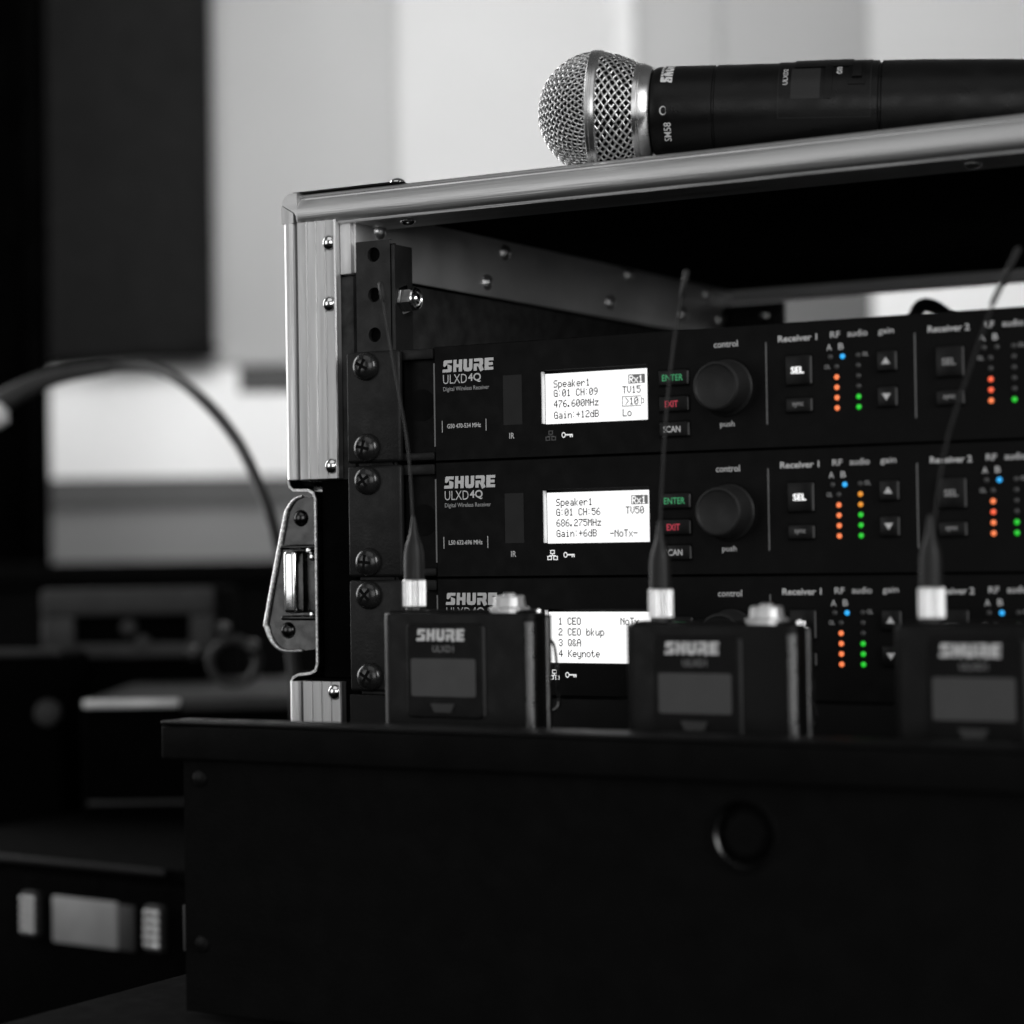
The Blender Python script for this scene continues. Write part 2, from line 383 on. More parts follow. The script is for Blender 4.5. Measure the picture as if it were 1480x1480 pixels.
# mitred end block at the top left corner
bm = prism(B(), [(-30.4, 60.3), (-29.6, 62.6), (-28.2, 64.0), (-26.6, 64.6), (-23.02, 64.6), (-23.02, 52.6), (-23.7, 55.6), (-24.6, 56.9)], -1.35, 22)
link('corner_bead', prism(B(), [(-30.4, 52.75), (-24.7, 52.75), (-24.7, 56.6), (-30.4, 60.0)], -1.7, 20), 'alu_ribbed', case)
link('corner_cap', bm, 'alu', case, angle=20)
# left extrusions (bead + ribbed flat), cut away round the latch dish
def left_extrusion(z0, z1):
    pr = [(-30.0, 20), (-30.4, 4), (-30.3, 1.0), (-29.6, -0.9), (-28.2, -1.8), (-26.6, -1.9), (-25.5, -1.4), (-25.1, -0.4), (-25.0, 2.0), (-24.0, 2.0), (-23.8, -0.2)]
    x = -23.6
    for k in range(4):
        pr += [(x, -0.5), (x+3.3, 0.1), (x+3.9, 0.15), (x+4.1, -1.1), (x+4.45, -1.1)]; x += 4.5
    pr += [(-5.3, -0.4), (-5.2, 2.6), (-23.4, 2.9), (-27.5, 3.2), (-28.2, 20)]
    return link('side_edge_extrusion', prism(B(), pr, z0, z1, 'xy'), 'alu_ribbed', case, angle=20)
left_extrusion(-49.3, 52.7); left_extrusion(-217, -129.4)
# right and bottom extrusions
link('side_edge_extrusion', box(B(), 488, 513.4, -1.2, 3.4, -217, 52.0, 0.8), 'alu_ribbed', case)
link('bottom_edge_extrusion', box(B(), -30, 513.4, -1.5, 3.2, ZB+0.5, -217.3, 1.0), 'alu', case)
link('back_edge_extrusion', prism(B(), [(365, 64.5), (365, 50.8), (352, 50.8), (352, 52.4), (363, 52.6), (363, 64.5)], -28, CX1, 'yz'), 'alu', case)
link('corner_plate', box(B(), -27.2, 23, 1.6, 30, 64.7, 65.5, 0.3), 'black_ear', case)
# aluminium angle inside the left wall
link('inner_strip', box(B(), 0, 1.3, 4, 361, 31.5, 57.3, 0.3), 'alu_dull', case)
bm = lathe(B(), (0, 0, 0), (0, -1, 0), [(0, 3.1), (0.35, 3.05), (0.9, 2.6), (1.5, 1.7), (1.8, 0.8), (1.85, 0)], 20)
riv = link('rivet', bm, 'chrome', case); riv.location = (-8.7*S, -0.3*S, 43.8*S)
for z in (19.6, -44.4, -133.4, -180): share(riv, 'rivet', (-8.9, -0.3, z), case)
bm = lathe(B(), (0, 0, 0), (0, -1, 0), [(0, 3.6), (0.5, 3.5), (1.4, 3.0), (2.3, 2.0), (2.8, 0.9), (2.9, 0)], 20)
riv_in = link('rivet', bm, 'silver', case); riv_in.location = (1.3*S, 160*S, 45*S); riv_in.rotation_euler = (0, 0, PI/2); riv_in.location = (1.3*S, 300*S, 40*S)
for yy, zz in ((120.5, 52), (104.7, 37.5), (240.5, 54), (219.8, 39), (330, 53), (20.8, 49.8), (14, 37.5), (345, 41)): share(riv_in, 'rivet', (1.3, yy, zz), case, (0, 0, PI/2))
for xx, yy in ((21.5, 10.5), (-2.6, 17), (-12, 10), (250, 12), (480, 12)): share(riv, 'rivet', (xx, yy, 51.0), case, (PI/2, 0, 0))
share(riv, 'rivet', (21.3, 4.0, 65.2), case, (-PI/2, 0, 0))
# rack rail with its open screw holes
bm = hole_plate(B(), 2.6, 18.6, -200, 43.2, [(10.9, zz, 2.9) for zz in (37.7, 21.95, 6.3)], 2.0, 2.2)
def q(b, *p): b.faces.new([b.verts.new(c) for c in p])
q(bm, (2.6, 2, -200), (2.6, 2, 43.2), (2.6, 4.2, 43.2), (2.6, 4.2, -200)); q(bm, (2.6, 2, 43.2), (18.6, 2, 43.2), (18.6, 4.2, 43.2), (2.6, 4.2, 43.2))
box(bm, 18.65, 20.3, 2.3, 15.5, -200, 41.2, 0.4)
link('rack_rail', bm, 'black_rail', case, smooth=False)
link('rail_backing', box(B(), 3, 18.5, 5.6, 6.4, -200, 42), 'black_hole', case)
link('rail_bracket', box(B(), 1.32, 3.3, 8, 29.5, -200, 42.5, 0.5), 'black_hole', case)
# hex bolt on the bracket
b_ = link('bolt', lathe(B(), (20.4, 9.2, 20.0), (1, 0, 0), [(0, 6.0), (0.2, 6.0), (0.3, 5.0), (4.6, 5.0), (5.3, 4.4), (5.35, 3.6), (4.5, 3.4), (4.5, 0)], 6, 0.3), 'chrome', case, angle=20)
link('washer_ring', lathe(B(), (20.4, 9.2, 20.0), (1, 0, 0), [(5.2, 4.5), (5.8, 4.2), (5.9, 3.7), (5.5, 3.1), (4.8, 2.9)], 24), 'chrome', b_)
link('bolt_tip', lathe(B(), (20.4, 9.2, 20.0), (1, 0, 0), [(4.5, 2.0), (6.0, 1.9), (6.5, 1.3), (6.6, 0)], 20), 'chrome', b_)
# rear bracket seen over the receivers
link('rear_bracket', box(B(), 1.5, 36, 348, 352, 34, 48.5, 0.8), 'black_ear', case)
share(riv, 'rivet', (26, 347.8, 42), case)
# recessed latch dish
D = [(-30.3, -49.4), (-29.6, -52.4), (-27.5, -54.0), (-20.2, -54.3), (-18.2, -55.4), (-17.4, -57.6), (-17.4, -122.0), (-18.2, -124.6), (-20.2, -125.6), (-26.0, -126.3), (-29.0, -127.6), (-30.3, -130.0)]
Din = [(-30.3+1.0, -49.4), (-28.8, -51.7), (-27.2, -53.0), (-20.0, -53.2), (-17.3, -54.4), (-16.3, -57.2), (-16.3, -122.4), (-17.3, -125.5), (-20.0, -126.7), (-26.0, -127.4), (-28.3, -128.5), (-29.3, -130.0)]
link('latch_dish', prism(B(), D+Din[::-1], 0.2, 60), 'chrome_dark', case, angle=25)
link('dish_edge', prism(B(), [(x+0.1, z) for x, z in D]+[(x-0.1, z) for x, z in Din[::-1]], -0.5, 0.15), 'steel_edge', case, angle=25)
PL = [(-18.2, -62), (-19.4, -58.6), (-22.5, -56.4), (-27.0, -55.8), (-31.0, -57.2), (-34.0, -60.6), (-36.0, -66.0), (-45.2, -104.0), (-45.4, -108.0), (-43.4, -113.0), (-39.8, -116.6), (-35.6, -117.8), (-28.0, -117.6), (-18.2, -116.6)]
latch = link('latch_plate', prism(B(), PL, 6.0, 7.4), 'chrome_dark', case, angle=25)
rim = smooth_path([(x, 5.4, z) for x, z in PL[3:13]], 5)
link('plate_rim', sweep(B(), rim, [0.55+0.45*math.sin(PI*min(1, i/len(rim)*1.1)) for i in range(len(rim))], 8), 'steel_edge', latch)
bm = B(); box(bm, -32.3, -26.4, -1.5, 5.5, -102.6, -77.6, 1.6, 4); link('hook', bm, 'chrome', latch)
bm = B(); box(bm, -35.5, -18.6, 1.0, 5.6, -77.2, -75.2, 0.9, 3); box(bm, -35.5, -18.6, 1.0, 5.6, -105.4, -103.4, 0.9, 3); link('hook_bar', bm, 'chrome_dark', latch)
for x, z in ((-21.5, -77.6), (-19.8, -80.2), (-20.2, -103)): link('pin', lathe(B(), (x, 3.5, z), (0, -1, 0), [(0, 1.7), (2.2, 1.5), (3, .9), (3.2, 0)], 14), 'chrome', latch)
for x, z in ((-28.2, -64.6), (-35.2, -109.5)): link('rivet', lathe(B(), (x, 6, z), (0, -1, 0), [(0, 3.4), (.8, 3.1), (1.8, 2.0), (2.2, 0)], 20), 'chrome_dark', latch)
# blank panel below the third receiver
bl = link('blank_panel', box(B(), 0, 482.6, -2.8, 0, -177.3, -133.9, 0.5), 'black_face', case)
for xx, yy in ((-10, 20), (490, 20), (-10, 340), (490, 340)): link('foot', lathe(B(), (xx, yy, ZB+1), (0, 0, -1), [(0, 13), (14, 11), (15, 9), (15, 0)], 20), 'rubber', case)

# low box the case and the front box stand on
t = thing('low_case', 'low black case lying flat underneath the rack flight case', 'case', (0, 0, TZ))
link('case_body', box(B(), -45, 560, -160, 380, 0.2, 112.4, 3), 'laminate', t)
for xx in (60, 430): link('catch', box(B(), xx, xx+40, -164, -160, 50, 74, 1.2), 'black_ear', t)

# ================================================================== receivers
# 5 x 7 dot patterns of the displays
G = {
'0':'01110 10001 10011 10101 11001 10001 01110','1':'00100 01100 00100 00100 00100 00100 01110','2':'01110 10001 00001 00110 01000 10000 11111',
'3':'01110 10001 00001 00110 00001 10001 01110','4':'00010 00110 01010 10010 11111 00010 00010','5':'11111 10000 11110 00001 00001 10001 01110',
'6':'00110 01000 10000 11110 10001 10001 01110','7':'11111 00001 00010 00100 01000 01000 01000','8':'01110 10001 10001 01110 10001 10001 01110',
'9':'01110 10001 10001 01111 00001 00010 01100','S':'01111 10000 10000 01110 00001 00001 11110','G':'01110 10001 10000 10111 10001 10001 01111',
'C':'01110 10001 10000 10000 10000 10001 01110','H':'10001 10001 10001 11111 10001 10001 10001','M':'10001 11011 10101 10101 10001 10001 10001',
'B':'11110 10001 10001 11110 10001 10001 11110','R':'11110 10001 10001 11110 10100 10010 10001','T':'11111 00100 00100 00100 00100 00100 00100',
'V':'10001 10001 10001 10001 10001 01010 00100','L':'10000 10000 10000 10000 10000 10000 11111','N':'10001 11001 10101 10011 10001 10001 10001',
'E':'11111 10000 10000 11110 10000 10000 11111','O':'01110 10001 10001 10001 10001 10001 01110','Q':'01110 10001 10001 10001 10101 10010 01101',
'A':'01110 10001 10001 11111 10001 10001 10001','K':'10001 10010 10100 11000 10100 10010 10001','p':'00000 00000 11110 10001 10001 10001 11110 10000 10000',
'e':'00000 00000 01110 10001 11111 10000 01110','a':'00000 00000 01110 00001 01111 10001 01111','k':'10000 10000 10010 10100 11000 10100 10010',
'r':'00000 00000 10110 11001 10000 10000 10000','z':'00000 00000 11111 00010 00100 01000 11111','i':'00100 00000 01100 00100 00100 00100 01110',
'n':'00000 00000 10110 11001 10001 10001 10001','d':'00001 00001 01101 10011 10001 10001 01111','o':'00000 00000 01110 10001 10001 10001 01110',
'x':'00000 00000 10001 01010 00100 01010 10001','b':'10000 10000 10110 11001 10001 10001 11110','u':'00000 00000 10001 10001 10001 10011 01101',
't':'01000 01000 11100 01000 01000 01001 00110','y':'00000 00000 10001 10001 10001 10001 01111 00001 01110',
':':'00000 00100 00000 00000 00000 00100 00000','.':'00000 00000 00000 00000 00000 01100 01100','+':'00000 00100 00100 11111 00100 00100 00000',
'-':'00000 00000 00000 11111 00000 00000 00000','>':'01000 00100 00010 00001 00010 00100 01000','&':'01100 10010 10100 01000 10101 10010 01101',' ':'00000 '*7}
PX, PZ = 0.325, 0.385
def dots(bm, s, x, z, y, cell=6, lit=True):
    """s written from the top left corner (x, z); runs of dots in a row become one strip"""
    for ch in s:
        rows = G[ch].split()
        if ch in ':.': rows = [r_[1:]+'0' for r_ in rows]
        for j, row in enumerate(rows):
            i = 0
            while i < 5:
                if row[i] == '1':
                    k = i
                    while k < 5 and row[k] == '1': k += 1
                    xa, xb = x+i*PX-.02, x+k*PX+.04; za, zb = z-j*PZ+.03, z-(j+1)*PZ-.01
                    bm.faces.new([bm.verts.new(p) for p in ((xa, y, za), (xb, y, za), (xb, y, zb), (xa, y, zb))]); i = k
                else: i += 1
        x += (cell-1 if ch in ':.' else cell)*PX
    return bm
LY = 3.0                      # depth of the display behind the faceplate
def make_screen(recv, lines, right, inv=None, boxed=None, key=True, net=False, third=False):
    disp = link('display', flat(B(), [(86.35, -32.2), (131.2, -32.2), (131.2, -13.05), (86.35, -13.05)], LY), 'lcd', recv)
    yy = LY-0.05; bm = B()
    for s, x, z in lines+right: dots(bm, s, x, z, yy)
    if boxed:
        x, z, w, h = boxed
        for a in ((x, x+w, z, z-.28), (x, x+w, z-h, z-h-.28), (x, x+.28, z, z-h), (x+w, x+w+.28, z-.5, z-h+.3), (x+w+.28, x+w+.9, z-1.0, z-1.25), (x+w+.28, x+w+.9, z-h+.9, z-h+.65), (x+w+.9, x+w+1.2, z-1.0, z-h+.65)):
            flat(bm, [(a[0], a[3]), (a[1], a[3]), (a[1], a[2]), (a[0], a[2])], yy)
    ink('display_text', bm, 'lcd_ink', disp)
    link('lit_wall_strip', box(B(), 86.05, 86.4, .35, 2.5, -31.7, -12.3), 'painted_glow', disp, smooth=False)  # white strip paints the recess wall as lit by the display
    if inv:
        x, z, n = inv
        ink('highlight_bar', flat(B(), [(x-.4, z-3.0), (x+n*6*PX+.6, z-3.0), (x+n*6*PX+.6, z+.4), (x-.4, z+.4)], yy), 'lcd_grey', disp)
        bm = dots(B(), 'Rx1', x, z, yy-0.03); ink('inverse_text', bm, 'lcd', disp)
    return disp
def make_faceplate(recv):
    bm = B(); X = [39.6, 86, 130.4, 443.2]; Z = [-43.9, -32.0, -11.9, -0.6]
    for i in range(3):
        for j in range(3):
            if i == 1 and j == 1: continue
            q(bm, (X[i], 0, Z[j]), (X[i+1], 0, Z[j]), (X[i+1], 0, Z[j+1]), (X[i], 0, Z[j+1]))
    e = 0.55; o = [(39.6, -43.9), (443.2, -43.9), (443.2, -.6), (39.6, -.6)]; p = [(39.6-e, -43.9-e*.6), (443.2+e, -43.9-e*.6), (443.2+e, -.6+e*.6), (39.6-e, -.6+e*.6)]
    for k in range(4):
        l = (k+1) % 4
        q(bm, (o[k][0], 0, o[k][1]), (p[k][0], e, p[k][1]), (p[l][0], e, p[l][1]), (o[l][0], 0, o[l][1]))
        q(bm, (p[k][0], e, p[k][1]), (p[k][0], 9, p[k][1]), (p[l][0], 9, p[l][1]), (p[l][0], e, p[l][1]))
    h = [(86, -32.0), (130.4, -32.0), (130.4, -11.9), (86, -11.9)]
    for k in range(4):
        l = (k+1) % 4; q(bm, (h[k][0], 0, h[k][1]), (h[k][0], LY+.3, h[k][1]), (h[l][0], LY+.3, h[l][1]), (h[l][0], 0, h[l][1]))
    return link('faceplate', bm, 'black_face', recv, angle=20)
PROTO = {}
def screw_head(recv, x, z, ang):
    if 'screw' not in PROTO:
        bm = lathe(B(), (0, 0, 0), (0, -1, 0), [(0, 5.5), (0.7, 5.6), (1.8, 5.3), (2.8, 4.3), (3.4, 2.8), (3.6, 1.6), (3.6, 0)], 28)
        s = link('rack_screw', bm, 'black_screw', recv)
        c = B(); box(c, -2.9, 2.9, -3.66, -1.0, -.6, .6); box(c, -.6, .6, -3.67, -1.0, -2.9, 2.9)
        PROTO['cross'] = link('recess_shade_cross', c, 'black_hole', s, smooth=False); PROTO['screw'] = s  # black cross sits proud; the recess is only its dark colour
    else:
        s = PROTO['screw'].copy(); COL.objects.link(s); s.parent = recv
        c = PROTO['cross'].copy(); COL.objects.link(c); c.parent = s
    s.location = (x*S, -3.0*S, z*S); s.rotation_euler = (0, ang, 0)
def button(recv, cx, cz, w, h, legend, lm, tw, th, name='button', up=1.3, bold=0.0, poly=None):
    b = link(name, box(B(), cx-w/2, cx+w/2, -up, 0.4, cz-h/2, cz+h/2, 0.35, 2), 'button', recv)
    link('side_highlight_strip', box(B(), cx+w/2+.02, cx+w/2+.32, -up+.35, 0.2, cz-h/2+.4, cz+h/2-.4), 'button_highlight', b, smooth=False)  # grey strip paints the highlight along the right side
    link('button_gap', flat(B(), [(cx-w/2-.7, cz-h/2-.7), (cx+w/2+.75, cz-h/2-.7), (cx+w/2+.75, cz+h/2+.7), (cx-w/2-.7, cz+h/2+.7)], -0.04), 'black_hole', b, smooth=False)
    bm = B()
    if poly: flat(bm, [(cx+a, cz+c) for a, c in poly], -up-.05)
    else: text(bm, legend, cx+(-.6 if tw < w*.7 and w > 10 else 0), cz, tw, th, -up-.05, bold)
    ink('button_legend', bm, lm, b)
    return b
def led(recv, x, z, m):
    key = 'led_'+m
    if key not in PROTO:
        o = link('led', lathe(B(), (0, 0, 0), (0, -1, 0), [(-.2, .92), (.12, .92), (.3, .78), (.42, .5), (.46, 0)], 14), m, recv); PROTO[key] = o
    else: o = PROTO[key].copy(); COL.objects.link(o); o.parent = recv
    o.location = (x*S, 0, z*S)
def make_receiver(idx, label, band, lines, right, inv, boxed, net, blocks):
    z0 = -44.45*idx
    t = thing('wireless_receiver', label, 'receiver', (0, 0, z0), 0, 'rack receivers stacked in the flight case')
    make_faceplate(t)
    link('chassis', box(B(), 22, 460, 9.1, 300, -43.6, -1.0, 0.6), 'black_ear', t)
    for side, (xa, xb, xr) in enumerate(((0.3, 25.2, 38.9), (457.4, 482.3, 443.9))):
        ear = link('rack_ear', box(B(), xa, xb, -3, 0.2, -43.9, -0.55, 1.3 if side == 0 else .8, 3), 'black_ear', t)
        a, b = (xb-1.6, xr) if side == 0 else (xr, xa+1.6)
        link('handle_recess', box(B(), a, b, 3.2, 9, -43.9, -0.6), 'black_face', ear)
        link('ear_tab', box(B(), a+.4, b, -.6, 3.4, -4.9, -.7, .8), 'black_ear', ear); link('ear_tab', box(B(), a+.4, b, -.6, 3.4, -43.8, -40.6, .8), 'black_ear', ear)
        if side == 0: link('hole_shade_disc', lathe(B(), (31.4, 3.1, -22.2), (0, -1, 0), [(0, 6.2), (.05, 6.2), (.06, 0)], 28), 'black_hole', ear)  # flat black disc; the dark of the hole is only colour
    link('bevel_highlight_strip', box(B(), 39.0, 39.55, -.15, .5, -38.6, -6.6), 'line', t, smooth=False)  # grey strip paints the bright line of the bevel
    for x in (10.0, 472.6):
        for z in (-6.35, -38.1):
            if x < 100: screw_head(t, x, z, random.uniform(0, 1.5))
    ink('brand_lettering', wordmark(B(), 43.2, 66.0, -10.35, -5.75, -.06), 'print', t)
    bm = B(); text(bm, 'ULXD', 48.6, -13.05, 10.6, 3.5, -.06, -0.012); text(bm, '4Q', 57.3, -13.0, 5.7, 3.5, -.06, 0.012)
    ink('model_lettering', bm, 'print', t)
    ink('small_lettering', text(B(), 'Digital Wireless Receiver', 53.5, -17.0, 20.4, 2.1, -.06), 'print_dim', t)
    bm = text(B(), band, 52.3, -31.0, 15.0, 1.75, -.06, 0.01)
    for x in (42.6, 62.1): flat(bm, [(x-.13, -33.3), (x+.13, -33.3), (x+.13, -28.8), (x-.13, -28.8)], -.06)
    ink('band_lettering', bm, 'print', t)
    link('infrared_window', box(B(), 69.8, 77.9, -.12, .1, -31.6, -12.9), 'ir', t, smooth=False)
    ink('infrared_lettering', text(B(), 'IR', 73.3, -35.7, 2.2, 2.2, -.06), 'print', t)
    make_screen(t, lines, right, inv, boxed)
    # status icons
    bm = B(); kx, kz = 97.0, -36.3
    for k in range(14):
        a, b = 2*PI*k/14, 2*PI*(k+1)/14
        flat(bm, [(kx-1.5+.55*math.cos(a), kz+.7*math.sin(a)), (kx-1.5+.85*math.cos(a), kz+1.05*math.sin(a)), (kx-1.5+.85*math.cos(b), kz+1.05*math.sin(b)), (kx-1.5+.55*math.cos(b), kz+.7*math.sin(b))], -.06)
    flat(bm, [(kx-.7, kz-.2), (kx+2.3, kz-.2), (kx+2.3, kz+.25), (kx-.7, kz+.25)], -.06)
    flat(bm, [(kx+1.9, kz-.9), (kx+2.3, kz-.9), (kx+2.3, kz-.2), (kx+1.9, kz-.2)], -.06); flat(bm, [(kx+1.1, kz-.9), (kx+1.5, kz-.9), (kx+1.5, kz-.2), (kx+1.1, kz-.2)], -.06)
    ink('lock_icon', bm, 'icon_lit', t)
    bm = B(); nx, nz = 90.0, -36.4
    for cx, cz in ((nx, nz+1.2), (nx-1.25, nz-1.0), (nx+1.25, nz-1.0)):
        for a in ((-.95, .95, .45, .75), (-.95, .95, -.75, -.45), (-.95, -.6, -.45, .45), (.6, .95, -.45, .45)):
            flat(bm, [(cx+a[0], cz+a[2]), (cx+a[1], cz+a[2]), (cx+a[1], cz+a[3]), (cx+a[0], cz+a[3])], -.06)
    flat(bm, [(nx-.15, nz-.25), (nx+.15, nz-.25), (nx+.15, nz+.45), (nx-.15, nz+.45)], -.06); flat(bm, [(nx-1.4, nz-.25), (nx+1.4, nz-.25), (nx+1.4, nz+.02), (nx-1.4, nz+.02)], -.06)
    ink('network_icon', bm, 'icon_lit' if net else 'icon_dim', t)
    button(t, 141.2, -17.4, 11.2, 5.4, 'ENTER', 'txt_green', 8.3, 2.3)
    button(t, 141.2, -26.9, 11.2, 5.4, 'EXIT', 'txt_red', 5.2, 2.3)
    button(t, 141.2, -36.0, 11.2, 5.2, 'SCAN', 'txt_white', 6.9, 2.3)
    # control knob
    kn = link('control_knob', lathe(B(), (162.2, 0, -21.9), (0, -1, 0), [(0, 9.9), (.5, 9.9), (.8, 9.5), (1.6, 9.3), (9.0, 8.8), (9.9, 8.6), (10.3, 8.2), (10.35, 7.8), (10.0, 7.5), (9.8, 7.2), (9.75, 0)], 72), 'knob', t, angle=50)
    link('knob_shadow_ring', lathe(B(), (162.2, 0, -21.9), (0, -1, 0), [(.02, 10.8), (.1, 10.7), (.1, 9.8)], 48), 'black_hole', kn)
    bm = B(); text(bm, 'control', 161.9, -6.4, 9.3, 2.3, -.06); text(bm, 'push', 162.0, -35.2, 5.6, 2.6, -.06)
    ink('knob_lettering', bm, 'print', t)
    for x in (177.4, 232.4): ink('divider_line', flat(B(), [(x-.24, -35.8), (x+.24, -35.8), (x+.24, -6.8), (x-.24, -6.8)], -.06), 'line', t)
    for bi, (sel, bl, rf, au) in enumerate(blocks):
        dx = 55.0*bi
        bm = text(B(), 'Receiver %d' % (bi+1), 189.4+dx, -5.9, 14.7, 2.3, -.06, 0.014)
        text(bm, 'RF', 203.5+dx, -5.6, 3.7, 2.2, -.06); text(bm, 'audio', 211.7+dx, -5.5, 7.3, 2.3, -.06); text(bm, 'gain', 222.1+dx, -5.7, 5.7, 2.6, -.06)
        text(bm, 'A', 201.2+dx, -9.9, 2.0, 2.2, -.06); text(bm, 'B', 205.6+dx, -9.8, 1.9, 2.2, -.06)
        ink('section_lettering', bm, 'print', t)
        bm = text(B(), 'OL', 200.4+dx, -16.7, 2.2, 1.5, -.06); text(bm, 'OL', 214.5+dx, -12.9, 2.2, 1.5, -.06)
        ink('overload_lettering', bm, 'print_dim', t)
        button(t, 189.7+dx, -17.3, 9.2, 10.2, 'SEL', 'sel_lit' if sel else 'sel_off', 4.9, 2.4, bold=0.02)
        button(t, 189.7+dx, -29.5, 9.2, 4.9, 'sync', 'print_dim', 4.2, 1.8)
        button(t, 222.3+dx, -15.8, 6.4, 6.8, '', 'print', 0, 0, poly=[(-1.6, -1.1), (1.6, -1.1), (0, 1.3)])
        button(t, 222.3+dx, -28.1, 6.4, 6.8, '', 'print', 0, 0, poly=[(-1.6, 1.1), (0, -1.3), (1.6, 1.1)])
        led(t, 201.6+dx, -13.3, 'led_off'); led(t, 206.1+dx, -13.3, 'blue' if bl else 'led_off')
        for k, m in enumerate(rf): led(t, 203.8+dx, -16.8-3.58*k, {'-': 'led_off', 'o': 'orange', 'r': 'red'}[m])
        for k, m in enumerate(au): led(t, 211.8+dx, -13.2-3.58*k, {'-': 'led_off', 'g': 'green', 'a': 'amber'}[m])
    return t
T4 = [-15.1, -19.0, -23.0, -27.1]
T4 = [z for z in T4]
make_receiver(0, 'top black receiver in the rack, its lit display reading 476.600MHz', 'G50 470-534 MHz',
    [('Speaker1', 89.9, -15.6), ('G:01 CH:09', 89.9, -19.1), ('476.600MHz', 89.9, -23.1), ('Gain:+12dB', 89.9, -27.3)],
    [('TV15', 118.7, -19.2), ('>10', 119.6, -23.4), ('Lo', 118.7, -27.6)], (121.6, -15.4, 3), (118.5, -22.9, 7.8, 3.5), False,
    [(True, True, '-oooo', '----gg'), (False, False, '--rro', '-----g')])
make_receiver(1, 'middle black receiver in the rack, its display reading 686.275MHz and NoTx', 'L50 632-696 MHz',
    [('Speaker1', 90.2, -15.4), ('G:01 CH:56', 90.2, -19.1), ('686.275MHz', 90.2, -23.1), ('Gain:+6dB', 90.2, -27.0)],
    [('TV50', 119.3, -18.9), ('-NoTx-', 112.6, -27.3)], (122.0, -15.2, 3), None, True,
    [(True, True, '-oooo', '-aaggg'), (False, True, '-oroo', '----gg')])
make_receiver(2, 'bottom black receiver half hidden by bodypacks, its display listing four channel names', 'L50 632-696 MHz',
    [('1 CEO', 90.4, -15.2), ('2 CEO bkup', 90.4, -19.2), ('3 Q&A', 90.4, -23.2), ('4 Keynote', 90.4, -27.2)],
    [('NoTx', 116.4, -15.2)], None, None, True,
    [(True, True, '-oooo', '---ggg'), (False, True, '-oooo', '----gg')])

# ================================================================== handheld microphone
yaw_m, tilt = math.radians(18), math.radians(-2.1)
ax = Vector((math.cos(yaw_m)*math.cos(tilt), math.sin(yaw_m)*math.cos(tilt), math.sin(tilt)))
mic = thing('handheld_microphone', 'black handheld wireless microphone with silver ball grille lying on the case lid', 'microphone', (104.6, 15.0, 84.9))
mic.rotation_euler = ax.to_track_quat('X', 'Z').to_euler()
RB = 22.4
foam = lathe(B(), (0, 0, 0), (1, 0, 0), [(-RB+1.2, 0)]+[(-(RB-1.2)*math.cos(a*PI/24), (RB-1.2)*math.sin(a*PI/24)) for a in range(1, 13)]+[(6, 20.2), (14.5, 16.6), (15, 0)], 40)
gr = link('grille', foam, 'mic_foam', mic)
def ball_r(x):
    if x <= 0: return math.sqrt(max(0, RB*RB-x*x))
    return RB - 0.030*x - 0.0175*x*x
bm = B(); pitch = 2.15; RM = RB*PI/2-1.2
for fam in (0, 1):
    for k in range(-16, 17):
        c = (k+0.5*0)*pitch
        if abs(c) >= RM-0.6: continue
        h = math.sqrt(RM*RM-c*c); m_ = max(10, int(2*h/0.8)); pts = []
        for i in range(m_+1):
            s = -h+2*h*i/m_
            ca, sa = math.cos(PI/4), math.sin(PI/4)
            py, pz = (c*ca-s*sa, c*sa+s*ca) if fam == 0 else (-s*ca-c*sa, -s*sa+c*ca)
            rho = math.hypot(py, pz); th = rho/RB
            w = 0.32*math.cos(PI*(s/pitch)+PI*k+(0 if fam == 0 else PI)); f = RB+w
            kk = math.sin(th)*f/rho if rho > 1e-6 else 0
            pts.append((-f*math.cos(th), py*kk, pz*kk))
        sweep(bm, pts, 0.40, 5, False)
nh = 34
for d in (-1, 1):
    for k in range(nh):
        pts = []
        for i in range(25):
            u = i/24; x = 1.6+13.6*u; a = 2*PI*k/nh+d*u*0.98
            r = ball_r(x)-0.25+0.30*math.cos(PI*u*11+(0 if d > 0 else PI)+k*PI)
            pts.append((x, r*math.cos(a), r*math.sin(a)))
        if len(pts) > 2: sweep(bm, pts, 0.42, 5, False)
link('wire_mesh', bm, 'mic_wire', gr, angle=80, tidy=False)
link('grille_band', lathe(B(), (0, 0, 0), (1, 0, 0), [(-2.1, RB-1), (-2.1, RB+.35), (-1.6, RB+.9), (-.5, RB+.95), (-.2, RB+.6), (.2, RB+.6), (.5, RB+.95), (1.6, RB+.85), (2.1, RB+.2), (2.1, RB-1)], 96), 'mic_collar', gr, angle=30)
link('collar', lathe(B(), (0, 0, 0), (1, 0, 0), [(14.6, 15), (14.6, 17.9), (15.1, 18.3), (16.4, 18.2), (16.6, 17.7), (17.1, 17.7), (17.4, 18.0), (20.2, 16.9), (20.8, 16.2), (20.8, 12)], 96), 'mic_collar', mic, angle=28)
HR = [(20.9, 12), (20.9, 15.0), (21.6, 15.9), (23.2, 16.5), (26, 16.75), (44.0, 16.8), (44.3, 16.3), (44.9, 16.3), (45.2, 16.8), (70, 16.9), (104.0, 17.3), (104.4, 16.5), (105.1, 16.5), (105.5, 17.2), (120, 17.2), (150, 16.6), (190, 15.3), (226, 14.0), (229, 13.2), (230, 11), (230, 0)]
def hr(x):
    for (a, ra), (b, rb) in zip(HR, HR[1:]):
        if a <= x <= b and b > a: return ra+(rb-ra)*(x-a)/(b-a)
    return 16.8
link('handle', lathe(B(), (0, 0, 0), (1, 0, 0), HR, 96), 'mic_body', mic, angle=30)
